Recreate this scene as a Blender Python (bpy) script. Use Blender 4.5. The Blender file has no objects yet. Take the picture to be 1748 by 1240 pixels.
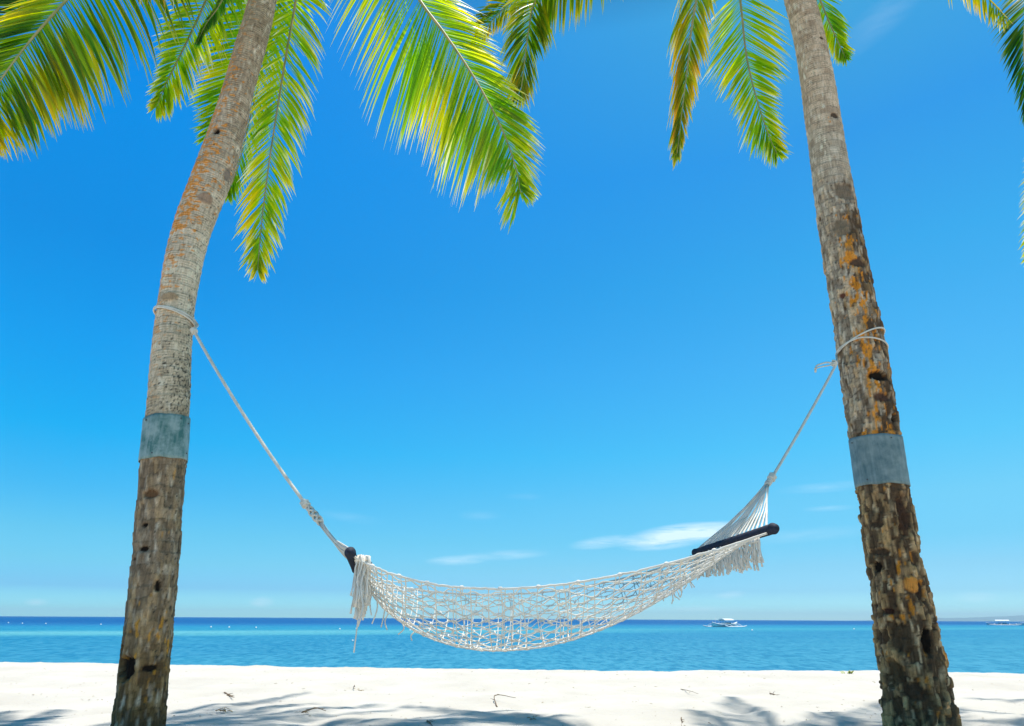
import bpy, math, random
from math import sin, cos, pi, radians, atan2, asin, sqrt
from mathutils import Vector, Matrix, noise, Euler
import numpy as np
sc = bpy.context.scene
COL = sc.collection

# ------------------------------------------------------------------ camera
W0, H0, F0 = 1748.0, 1240.0, 1165.33          # photograph's pixels
EYE = 0.62
PITCH, ROLL = radians(20.54), radians(0.30)
cam_d = bpy.data.cameras.new('camera'); cam = bpy.data.objects.new('camera', cam_d); COL.objects.link(cam)
cam_d.lens = 24; cam_d.sensor_width = 36; cam_d.clip_start = 0.05; cam_d.clip_end = 90000
CR = Matrix.Rotation(pi/2 + PITCH, 3, 'X') @ Matrix.Rotation(ROLL, 3, 'Z')
CO = Vector((0, 0, EYE))
cam.matrix_world = Matrix.Translation(CO) @ CR.to_4x4()
sc.camera = cam
CRI = CR.inverted()
def P(x, y, Y):
    """the place in the world seen at photo pixel x, y that lies Y metres up the beach"""
    d = CR @ Vector((x - W0/2, H0/2 - y, -F0)); return CO + d*(Y/d.y)
def proj(p):
    q = CRI @ (Vector(p) - CO)
    if q.z > -0.05: return None
    return (W0/2 + F0*q.x/-q.z, H0/2 - F0*q.y/-q.z, -q.z)
def depth(p): return -(CRI @ (p - CO)).z
def on_plane(x, y, z):
    d = CR @ Vector((x - W0/2, H0/2 - y, -F0)); return CO + d*((z - EYE)/d.z)

# ------------------------------------------------------------------ sky + sun
SUN_EL, SUN_AZ = radians(82), radians(50)     # azimuth clockwise from straight ahead (+Y), sun ahead and to the right
world = bpy.data.worlds.new('World'); sc.world = world; world.use_nodes = True
nt = world.node_tree; nt.nodes.clear()
def N(t, typ, **kw):
    n = t.nodes.new(typ)
    for k, v in kw.items(): setattr(n, k, v)
    return n
def mth(t, op, a, b=None, c=None, clamp=False):
    n = t.nodes.new('ShaderNodeMath'); n.operation = op; n.use_clamp = clamp
    for i, v in enumerate((a, b, c)):
        if v is None: continue
        if isinstance(v, (int, float)): n.inputs[i].default_value = v
        else: t.links.new(v, n.inputs[i])
    return n.outputs[0]
def ramp(t, fac, stops, interp='LINEAR'):
    n = t.nodes.new('ShaderNodeValToRGB'); cr = n.color_ramp; cr.interpolation = interp
    while len(cr.elements) < len(stops): cr.elements.new(0.5)
    for e, (p, c) in zip(cr.elements, stops):
        e.position = p; e.color = (c[0], c[1], c[2], 1) if hasattr(c, '__len__') else (c, c, c, 1)
    t.links.new(fac, n.inputs[0]); return n.outputs[0]
def mix(t, fac, a, b, typ='MIX'):
    n = t.nodes.new('ShaderNodeMix'); n.data_type = 'RGBA'; n.blend_type = typ
    for s, v in ((n.inputs[0], fac), (n.inputs[6], a), (n.inputs[7], b)):
        if isinstance(v, (int, float)): s.default_value = v
        elif isinstance(v, tuple): s.default_value = (v[0], v[1], v[2], 1)
        else: t.links.new(v, s)
    return n.outputs[2]
sky = N(nt, 'ShaderNodeTexSky', sky_type='NISHITA', sun_disc=False, sun_elevation=SUN_EL, sun_rotation=SUN_AZ)
sky.altitude = 0; sky.air_density = 1.0; sky.dust_density = 0.6; sky.ozone_density = 2.0
tc = N(nt, 'ShaderNodeTexCoord'); sep = N(nt, 'ShaderNodeSeparateXYZ'); nt.links.new(tc.outputs['Generated'], sep.inputs[0])
sx, sy, sz = sep.outputs
# sky tint from the horizon up, its unseen zenith darkened to cut fill light: deeper blue to the left, paler towards the sun's side
az = mth(nt, 'ARCTAN2', sx, sy)
SKY_L = [(0, (0.6062, 2.0, 2.0)), (0.015, (0.4279, 1.38, 1.9531)), (0.035, (0.2613, 0.8199, 1.4826)), (0.065, (0.2669, 0.871, 1.2408)), (0.1, (0.2376, 0.8874, 1.1663)), (0.15, (0.1207, 0.8752, 1.216)), (0.22, (0.0004, 0.93, 1.3105)), (0.33, (0.0004, 0.92, 1.4199)), (0.45, (0.0004, 0.86, 1.4181)), (0.58, (0.0004, 0.95, 1.5708)), (0.72, (0.0004, 0.88, 1.6595)), (0.82, (0.14, 0.36, 0.44)), (1.0, (0.14, 0.32, 0.38))]
SKY_R = [(0, (1.3401, 2.0, 2.0)), (0.015, (0.7408, 1.5112, 2.0)), (0.035, (0.4883, 1.0225, 1.5407)), (0.065, (0.4434, 0.9194, 1.2752)), (0.1, (0.3519, 0.9424, 1.1909)), (0.15, (0.3998, 1.0679, 1.1969)), (0.22, (0.289, 1.1673, 1.2979)), (0.33, (0.2647, 1.1675, 1.4006)), (0.45, (0.1821, 1.1614, 1.429)), (0.58, (0.1535, 1.0228, 1.4472)), (0.72, (0.2896, 1.2386, 1.3006)), (0.82, (0.14, 0.36, 0.44)), (1.0, (0.14, 0.32, 0.38))]
half = lambda tb: [(p, (c[0]/2, c[1]/2, c[2]/2)) for p, c in tb]
zc = mth(nt, 'MULTIPLY', sz, 1.0, clamp=True)
tint = mix(nt, mth(nt, 'MULTIPLY_ADD', az, 0.86, 0.5, clamp=True), ramp(nt, zc, half(SKY_L)), ramp(nt, zc, half(SKY_R)))
skc = mix(nt, 1.0, sky.outputs[0], mix(nt, 1.0, tint, (2.0, 2.0, 2.0), 'MULTIPLY'), 'MULTIPLY')
# thin cirrus: each streak a stretched wisp in direction space
nzv = N(nt, 'ShaderNodeCombineXYZ'); nt.links.new(mth(nt, 'MULTIPLY', az, 14.0), nzv.inputs[0]); nt.links.new(mth(nt, 'MULTIPLY', sz, 100.0), nzv.inputs[1])
nz = N(nt, 'ShaderNodeTexNoise'); nz.inputs['Scale'].default_value = 1.0; nz.inputs['Detail'].default_value = 7; nz.inputs['Roughness'].default_value = 0.62; nz.inputs['Distortion'].default_value = 0.5
nt.links.new(nzv.outputs[0], nz.inputs['Vector'])
def wisp(px, py, wpx, hpx, amp, slope=0.0):
    d = (P(px, py, 100) - CO).normalized(); a0 = atan2(d.x, d.y); z0 = d.z
    wr = wpx/F0; hr = hpx/F0
    a = mth(nt, 'SUBTRACT', az, a0); z = mth(nt, 'SUBTRACT', mth(nt, 'SUBTRACT', sz, z0), mth(nt, 'MULTIPLY', a, slope))
    a = mth(nt, 'DIVIDE', a, wr); z = mth(nt, 'DIVIDE', z, hr)
    r = mth(nt, 'SQRT', mth(nt, 'ADD', mth(nt, 'MULTIPLY', a, a), mth(nt, 'MULTIPLY', z, z)))
    return mth(nt, 'MULTIPLY', mth(nt, 'SUBTRACT', 1.0, r, clamp=True), amp)
wl = [(1150, 916, 95, 20, 2.2, .12), (1030, 926, 60, 11, 1.0, .1), (1215, 905, 60, 14, 1.2, .1), (780, 957, 56, 9, .9, .05), (860, 948, 80, 9, .55, .05), (600, 884, 60, 10, .12, -.1),
      (1410, 832, 80, 9, .28, .02), (1415, 868, 40, 5, .3, 0), (893, 848, 36, 6, .15, 0), (820, 880, 40, 9, .15, 0), (447, 1028, 20, 9, 1.0, 0), (62, 1028, 16, 6, .8, 0), (1245, 1016, 26, 7, .7, .1), (1665, 1020, 30, 8, .5, 0),
      (1190, 1040, 110, 6, .45, 0), (1500, 36, 110, 20, .13, .2), (1360, 915, 160, 12, .22, .05)]
tot = None
for w in wl:
    v = wisp(*w); tot = v if tot is None else mth(nt, 'ADD', tot, v)
cl = mth(nt, 'MULTIPLY', tot, ramp(nt, nz.outputs[0], [(0.30, 0.15), (0.66, 1.0)]), clamp=True)
skc = mix(nt, mth(nt, 'MULTIPLY', cl, 0.75), skc, (7.6, 8.8, 9.6))
bg = N(nt, 'ShaderNodeBackground'); bg.inputs[1].default_value = 0.10
nt.links.new(skc, bg.inputs[0]); wo = N(nt, 'ShaderNodeOutputWorld'); nt.links.new(bg.outputs[0], wo.inputs[0])

sun_d = bpy.data.lights.new('sun', 'SUN'); sun_d.energy = 4.6; sun_d.angle = radians(0.53); sun_d.color = (1.0, 0.965, 0.90)
sun = bpy.data.objects.new('sun', sun_d); COL.objects.link(sun)
SDIR = Vector((sin(SUN_AZ)*cos(SUN_EL), cos(SUN_AZ)*cos(SUN_EL), sin(SUN_EL)))
sun.rotation_euler = SDIR.to_track_quat('Z', 'Y').to_euler(); sun.location = SDIR*30
sc.view_settings.view_transform = 'Standard'; sc.view_settings.look = 'None'; sc.view_settings.exposure = 0.4; sc.view_settings.gamma = 1.0
sc.cycles.max_bounces = 8; sc.cycles.transmission_bounces = 6; sc.cycles.volume_bounces = 0

# ------------------------------------------------------------------ helpers
class MB:
    """collects vertices and faces for ONE mesh object"""
    def __init__(s): s.v = []; s.f = []; s.m = []; s.c = []; s.smooth = True
    def add(s, vs, fs, mi=0, col=None):
        o = len(s.v); s.v.extend(vs); s.f.extend([tuple(i + o for i in f) for f in fs]); s.m.extend([mi]*len(fs))
        if col is None: s.c.extend([(1, 1, 1, 1)]*len(vs))
        elif isinstance(col, list): s.c.extend(col)
        else: s.c.extend([col]*len(vs))
    def tube(s, pts, r, n=6, mi=0, col=None, cap=True, closed=False):
        pts = [Vector(p) for p in pts]; m = len(pts)
        if m < 2: return
        R = r if isinstance(r, (list, tuple)) else [r]*m
        vs = []; up = None
        for i, p in enumerate(pts):
            a = pts[i-1] if (i > 0 or closed) else pts[0]; b = pts[(i+1) % m] if (i < m-1 or closed) else pts[-1]
            t = (b - a)
            t = t.normalized() if t.length > 1e-9 else Vector((0, 0, 1))
            if up is None: up = t.orthogonal().normalized()
            up = (up - t*up.dot(t)); up = up.normalized() if up.length > 1e-6 else t.orthogonal().normalized()
            q = t.cross(up)
            for k in range(n):
                an = 2*pi*k/n; vs.append(tuple(p + (up*cos(an) + q*sin(an))*R[i]))
        fs = []
        for i in range(m if closed else m-1):
            j = (i+1) % m
            for k in range(n):
                l = (k+1) % n; fs.append((i*n+k, i*n+l, j*n+l, j*n+k))
        if cap and not closed: fs.append(tuple(range(n-1, -1, -1))); fs.append(tuple((m-1)*n + k for k in range(n)))
        s.add(vs, fs, mi, col)
    def box(s, c, d, mi=0, rot=None):
        c = Vector(c); vs = []
        for x in (-1, 1):
            for y in (-1, 1):
                for z in (-1, 1):
                    v = Vector((x*d[0]/2, y*d[1]/2, z*d[2]/2))
                    if rot: v = rot @ v
                    vs.append(tuple(c + v))
        s.add(vs, [(0,1,3,2), (4,6,7,5), (0,4,5,1), (2,3,7,6), (0,2,6,4), (1,5,7,3)], mi)
    def build(s, name, mats, parent=None, loc=None, smooth=True, colname=None):
        me = bpy.data.meshes.new(name); me.from_pydata([tuple(v) for v in s.v], [], s.f)
        for m in (mats if isinstance(mats, (list, tuple)) else [mats]): me.materials.append(m)
        me.polygons.foreach_set('material_index', s.m)
        me.polygons.foreach_set('use_smooth', [smooth]*len(s.f))
        if colname:
            a = me.attributes.new(colname, 'FLOAT_COLOR', 'POINT'); a.data.foreach_set('color', np.array(s.c, dtype=np.float32).ravel())
        me.update()
        o = bpy.data.objects.new(name, me); COL.objects.link(o)
        if parent: o.parent = parent; o.location = -parent.location if loc is None else loc
        elif loc: o.location = loc
        return o
def tag(o, label=None, cat=None, group=None, kind=None):
    for k, v in (('label', label), ('category', cat), ('group', group), ('kind', kind)):
        if v: o[k] = v
    return o
def empty(name, loc, rz=0):
    o = bpy.data.objects.new(name, None); o.location = loc; o.rotation_euler = (0, 0, rz); o.empty_display_size = .2; COL.objects.link(o); return o
def origin_to(o, p):
    """move a top-level mesh's origin without moving the mesh"""
    p = Vector(p); o.data.transform(Matrix.Translation(-p)); o.location = p; return o
def catmull(pts, n):
    pts = [Vector(p) for p in pts]; P_ = [pts[0]*2 - pts[1]] + pts + [pts[-1]*2 - pts[-2]]
    out = []; segs = len(pts) - 1
    for i in range(n):
        t = i/(n-1)*segs; k = min(int(t), segs-1); t -= k
        a, b, c, d = P_[k:k+4]
        out.append(0.5*((2*b) + (c - a)*t + (2*a - 5*b + 4*c - d)*t*t + (3*b - a - 3*c + d)*t**3))
    return out
def mat(name, col=(.5, .5, .5), rough=.7, **kw):
    m = bpy.data.materials.new(name); m.use_nodes = True; b = m.node_tree.nodes['Principled BSDF']
    b.inputs['Base Color'].default_value = (*col, 1); b.inputs['Roughness'].default_value = rough
    for k, v in kw.items(): b.inputs[k].default_value = v
    return m, m.node_tree, b
def bump(t, b, h, strength=.4, dist=.01):
    n = t.nodes.new('ShaderNodeBump'); n.inputs['Strength'].default_value = strength; n.inputs['Distance'].default_value = dist
    t.links.new(h, n.inputs['Height']); t.links.new(n.outputs[0], b.inputs['Normal']); return n
def noise_tex(t, scale, detail=4, rough=.55, mapping=None, coord='Object', dist=0.0):
    tc = t.nodes.new('ShaderNodeTexCoord'); v = tc.outputs[coord]
    if mapping:
        mp = t.nodes.new('ShaderNodeMapping'); mp.inputs['Scale'].default_value = mapping; t.links.new(v, mp.inputs[0]); v = mp.outputs[0]
    n = t.nodes.new('ShaderNodeTexNoise'); n.inputs['Scale'].default_value = scale; n.inputs['Detail'].default_value = detail; n.inputs['Roughness'].default_value = rough; n.inputs['Distortion'].default_value = dist
    t.links.new(v, n.inputs['Vector']); return n.outputs[0]

# ------------------------------------------------------------------ materials
m_sand, t, b = mat('white_sand', (.80, .77, .71), .95); b.inputs['Specular IOR Level'].default_value = .15
n1 = noise_tex(t, 1.3, 5); n2 = noise_tex(t, 60, 3); n3 = noise_tex(t, 420, 2, .7)
c = ramp(t, n1, [(.3, (.51, .47, .405)), (.7, (.60, .565, .50))])
c = mix(t, ramp(t, n2, [(.58, 0.0), (.8, .5)]), c, (.50, .45, .38)); c = mix(t, ramp(t, n3, [(.60, 0.0), (.74, .7)]), c, (.40, .35, .29))
t.links.new(c, b.inputs['Base Color']); bump(t, b, mth(t, 'ADD', mth(t, 'MULTIPLY', n2, .8), mth(t, 'MULTIPLY', n3, .3)), .6, .012)

m_sea, t, b = mat('sea_water', (.02, .25, .5), .32); b.inputs['IOR'].default_value = 1.33; b.inputs['Specular IOR Level'].default_value = .07
g = N(t, 'ShaderNodeNewGeometry'); sp = N(t, 'ShaderNodeSeparateXYZ'); t.links.new(g.outputs['Position'], sp.inputs[0])
s_ = mth(t, 'SUBTRACT', sp.outputs[1], mth(t, 'MULTIPLY', sp.outputs[0], .6))
wob = noise_tex(t, 1.0, 4, .6, (.012, .03, 1)); s_ = mth(t, 'ADD', s_, mth(t, 'MULTIPLY', mth(t, 'SUBTRACT', wob, .5), 46.0))
lg = mth(t, 'DIVIDE', mth(t, 'LOGARITHM', mth(t, 'MAXIMUM', s_, 10.0), 10.0), 4.0)        # 100 m -> .5, 1 km -> .75
L = lambda d: math.log10(d)/4
far = [(L(160), (.008, .20, .30)), (L(215), (.001, .15, .30)), (L(280), (.0003, .075, .27)), (L(480), (.0002, .035, .20)), (L(2500), (.0002, .028, .17))]
c1 = ramp(t, lg, [(L(20), (.040, .218, .31)), (L(60), (.014, .166, .28)), (L(104), (.005, .150, .27)), (L(118), (.10, .36, .36)), (L(140), (.15, .42, .40))] + far)
c2 = ramp(t, lg, [(L(20), (.040, .218, .31)), (L(60), (.014, .164, .28)), (L(104), (.010, .154, .28)), (L(118), (.022, .22, .31)), (L(140), (.045, .27, .33))] + far)
c = mix(t, mth(t, 'MULTIPLY_ADD', sp.outputs[0], .012, .55, clamp=True), c1, c2)
rp = noise_tex(t, 1.0, 4, .6, (2.6, .85, 1)); rp2 = noise_tex(t, 1.0, 4, .6, (.05, .10, 1))
c = mix(t, mth(t, 'MULTIPLY', ramp(t, rp, [(.46, 0.0), (.58, 1.0)]), .50), c, (.075, .29, .40))
c = mix(t, mth(t, 'MULTIPLY', ramp(t, rp, [(.38, 1.0), (.50, 0.0)]), .60), c, (.003, .105, .22))
c = mix(t, mth(t, 'MULTIPLY', ramp(t, rp2, [(.48, 0.0), (.68, 1.0)]), .18), c, (.06, .30, .37))
c = mix(t, mth(t, 'MULTIPLY', ramp(t, rp2, [(.30, 1.0), (.44, 0.0)]), .18), c, (.002, .11, .25))
deep = ramp(t, lg, [(L(215), 0.0), (L(400), 1.0)]); c = mix(t, mth(t, 'MULTIPLY', deep, .8), c, (.0003, .045, .20))
t.links.new(c, b.inputs['Base Color']); bump(t, b, mth(t, 'ADD', rp, mth(t, 'MULTIPLY', rp2, 1.0)), .8, .25)

m_bark, t, b = mat('palm_bark', (.4, .36, .3), .93); b.inputs['Specular IOR Level'].default_value = .2
at = N(t, 'ShaderNodeAttribute', attribute_name='bark')
f1 = noise_tex(t, 1.0, 6, .7, (75, 75, 14)); f2 = noise_tex(t, 150, 3, .6); f3 = noise_tex(t, 9, 4)
c = mix(t, ramp(t, f1, [(.36, .45), (.52, 0.0)]), at.outputs['Color'], mix(t, 1.0, at.outputs['Color'], (.28, .25, .22), 'MULTIPLY'))
c = mix(t, mth(t, 'MULTIPLY', ramp(t, f2, [(.50, 0.0), (.72, 1.0)]), .40), c, mix(t, 1.0, c, (2.0, 1.9, 1.75), 'MULTIPLY'))
t.links.new(c, b.inputs['Base Color']); bump(t, b, mth(t, 'ADD', f1, mth(t, 'MULTIPLY', f2, .4)), .55, .010)

def leaf_material(name):
    m = bpy.data.materials.new(name); m.use_nodes = True; t = m.node_tree; b = t.nodes['Principled BSDF']; out = t.nodes['Material Output']
    at = N(t, 'ShaderNodeAttribute', attribute_name='leafcol')
    sat = N(t, 'ShaderNodeHueSaturation'); t.links.new(at.outputs['Color'], sat.inputs['Color']); sat.inputs['Value'].default_value = 1.0
    t.links.new(sat.outputs[0], b.inputs['Base Color']); b.inputs['Roughness'].default_value = .30; b.inputs['Specular IOR Level'].default_value = .38
    tr = N(t, 'ShaderNodeBsdfTranslucent'); hs = N(t, 'ShaderNodeHueSaturation'); hs.inputs['Saturation'].default_value = 1.2; hs.inputs['Value'].default_value = 2.9; hs.inputs['Hue'].default_value = .492
    t.links.new(at.outputs['Color'], hs.inputs['Color']); t.links.new(hs.outputs[0], tr.inputs['Color'])
    mx = N(t, 'ShaderNodeMixShader'); mx.inputs[0].default_value = .62; t.links.new(b.outputs[0], mx.inputs[1]); t.links.new(tr.outputs[0], mx.inputs[2]); t.links.new(mx.outputs[0], out.inputs[0])
    return m
m_leaf = leaf_material('palm_leaflet')
m_rachis, t, b = mat('palm_rachis', (.34, .27, .10), .5)
c = ramp(t, noise_tex(t, 7, 3), [(.35, (.26, .26, .07)), (.65, (.46, .34, .13))]); t.links.new(c, b.inputs['Base Color'])

m_cotton, t, b = mat('cotton_cord', (.70, .66, .58), .9); b.inputs['Specular IOR Level'].default_value = .2
c = ramp(t, noise_tex(t, 14, 3), [(.3, (.66, .61, .52)), (.7, (.81, .77, .69))]); t.links.new(c, b.inputs['Base Color'])
bump(t, b, noise_tex(t, 380, 2), .5, .003)
m_rope, t, b = mat('twisted_rope', (.62, .55, .43), .9); b.inputs['Specular IOR Level'].default_value = .2
c = ramp(t, noise_tex(t, 30, 3), [(.3, (.64, .57, .46)), (.7, (.78, .73, .63))]); t.links.new(c, b.inputs['Base Color'])
bump(t, b, noise_tex(t, 500, 2), .5, .003)
m_navy, t, b = mat('navy_cord_wrapping', (.008, .012, .028), .75)
c = ramp(t, noise_tex(t, 60, 3), [(.35, (.004, .006, .014)), (.7, (.016, .024, .055))]); t.links.new(c, b.inputs['Base Color'])
m_redwood, t, b = mat('dark_red_wood', (.07, .02, .015), .6)

def band_material(name, dark, light, mottled):
    m, t, b = mat(name, light, .62); b.inputs['Metallic'].default_value = .05
    a = noise_tex(t, 11, 6, .65); s = noise_tex(t, 1.0, 4, .6, (30, 30, 3))
    c = ramp(t, a, [(.40 if mottled else .36, dark), (.60 if mottled else .66, light)])
    c = mix(t, mth(t, 'MULTIPLY', ramp(t, s, [(.45, 0.0), (.7, 1.0)]), .5 if mottled else .3), c, (.42, .48, .45))
    c = mix(t, ramp(t, noise_tex(t, 26, 5, .7), [(.62, 0.0), (.72, .45)]), c, (.16, .15, .11))
    t.links.new(c, b.inputs['Base Color']); bump(t, b, a, .35, .012); return m
m_band_l = band_material('verdigris_sheet_metal', (.055, .165, .14), (.30, .385, .34), True)
m_band_r = band_material('grey_green_sheet_metal', (.10, .165, .165), (.25, .30, .275), False)
m_nail, t, b = mat('nail_steel', (.08, .08, .08), .5)

m_white, t, b = mat('white_boat_paint', (.80, .80, .78), .45)
c = ramp(t, noise_tex(t, 1.4, 3), [(.35, (.72, .73, .72)), (.7, (.82, .82, .80))]); t.links.new(c, b.inputs['Base Color'])
m_boat_dark, t, b = mat('boat_shaded_cabin_glass', (.02, .04, .07), .3)
m_bluetrim, t, b = mat('boat_blue_trim', (.06, .20, .36), .5)
m_buoy, t, b = mat('buoy_foam', (.82, .82, .80), .6)
m_hill, t, b = mat('forested_hill', (.06, .10, .05), .95)
c = ramp(t, noise_tex(t, .002, 5), [(.35, (.04, .075, .035)), (.7, (.10, .13, .07))]); t.links.new(c, b.inputs['Base Color'])
m_twig, t, b = mat('dry_twig', (.17, .11, .065), .85)
c = ramp(t, noise_tex(t, 25, 3), [(.35, (.10, .06, .035)), (.7, (.26, .18, .10))]); t.links.new(c, b.inputs['Base Color'])
m_dry, t, b = mat('dry_leaf', (.30, .20, .09), .8)
c = ramp(t, noise_tex(t, 18, 3), [(.35, (.16, .09, .04)), (.7, (.42, .30, .12))]); t.links.new(c, b.inputs['Base Color'])
m_sprout, t, b = mat('beach_sprout_leaf', (.30, .34, .06), .6)

# ------------------------------------------------------------------ the setting
SEA_Z = -1.4
CREST = 9.6
def smooth(a, b_, x):
    x = min(1, max(0, (x - a)/(b_ - a))); return x*x*(3 - 2*x)
def sand_z(x, y):
    z = 0.0
    near = 1.0 if y < CREST + 2 else 0.5
    amp = 1.0 - .75*smooth(7, 9.5, y)
    z += .030*amp*noise.noise(Vector((x*.55, y*.75, 3)))
    z += .032*amp*noise.noise(Vector((x*1.6, y*2.2, 7)))
    f = noise.noise(Vector((x*2.6, y*3.6, 11)))
    z -= .050*amp*max(0, f - .12)                                # old footprints
    z += .010*noise.noise(Vector((x*7, y*9, 1))) + .005*noise.noise(Vector((x*17, y*20, 5)))
    z += .012*noise.noise(Vector((x*2.4, 9.5, 31)))*smooth(8.6, 9.6, y)
    cr = CREST + .25*noise.noise(Vector((x*.35, 0, 9))) - .02*x + .15*max(0, -x - 1.5)*(1 if x > -14 else 14/-x)
    z += .05*smooth(cr - 2.6, cr - .3, y) - .05
    if y > cr:
        d = y - cr; z -= .10*d*min(1, d) + .012*max(0, d - 8)
    return z
def axis(fine0, fine1, step, far0, far1, g=1.25):
    a = list(np.arange(fine0, fine1 + 1e-6, step)); s = step; x = fine0; lo = []
    while x > far0: s *= g; x -= s; lo.append(x)
    s = step; x = a[-1]; hi = []
    while x < far1: s *= g; x += s; hi.append(x)
    return lo[::-1] + a + hi
def sheet(name, xs, ys, fz, m):
    vs = [(x, y, fz(x, y)) for y in ys for x in xs]; w = len(xs)
    fs = [(j*w + i, j*w + i + 1, (j+1)*w + i + 1, (j+1)*w + i) for j in range(len(ys) - 1) for i in range(w - 1)]
    q = MB(); q.add(vs, fs); return q.build(name, m)
beach = sheet('beach', axis(-9, 9, .045, -4000, 4000), axis(3.6, 11.2, .035, -4000, 90, 1.3), sand_z, m_sand)
tag(beach, kind='structure')
sea = sheet('sea', axis(-40, 40, 8, -40000, 40000, 1.6), axis(14, 120, 4, 10, 40000, 1.5), lambda x, y: SEA_Z, m_sea)
tag(sea, kind='structure')

# faint hills far along the coast, at the right
hb = MB(); xs = np.linspace(17500, 38000, 90); ys = np.linspace(36000, 39500, 9); vs = []
def hill_h(x):
    a = smooth(18000, 31000, x)
    return (90 + 250*a)*smooth(17500, 20500, x)*(1 + .22*noise.noise(Vector((x*.0004, 1, 1))) + .10*noise.noise(Vector((x*.0016, 4, 1))))
for j, y in enumerate(ys):
    for x in xs: vs.append((x, y, SEA_Z - 3 + hill_h(x)*sin(pi*min(1, j/8*1.0))**.8*(1 + .12*noise.noise(Vector((x*.001, y*.001, 2))))))
hb.add(vs, [(j*90 + i, j*90 + i + 1, (j+1)*90 + i + 1, (j+1)*90 + i) for j in range(8) for i in range(89)])
tag(hb.build('hills', m_hill), kind='structure')

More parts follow.
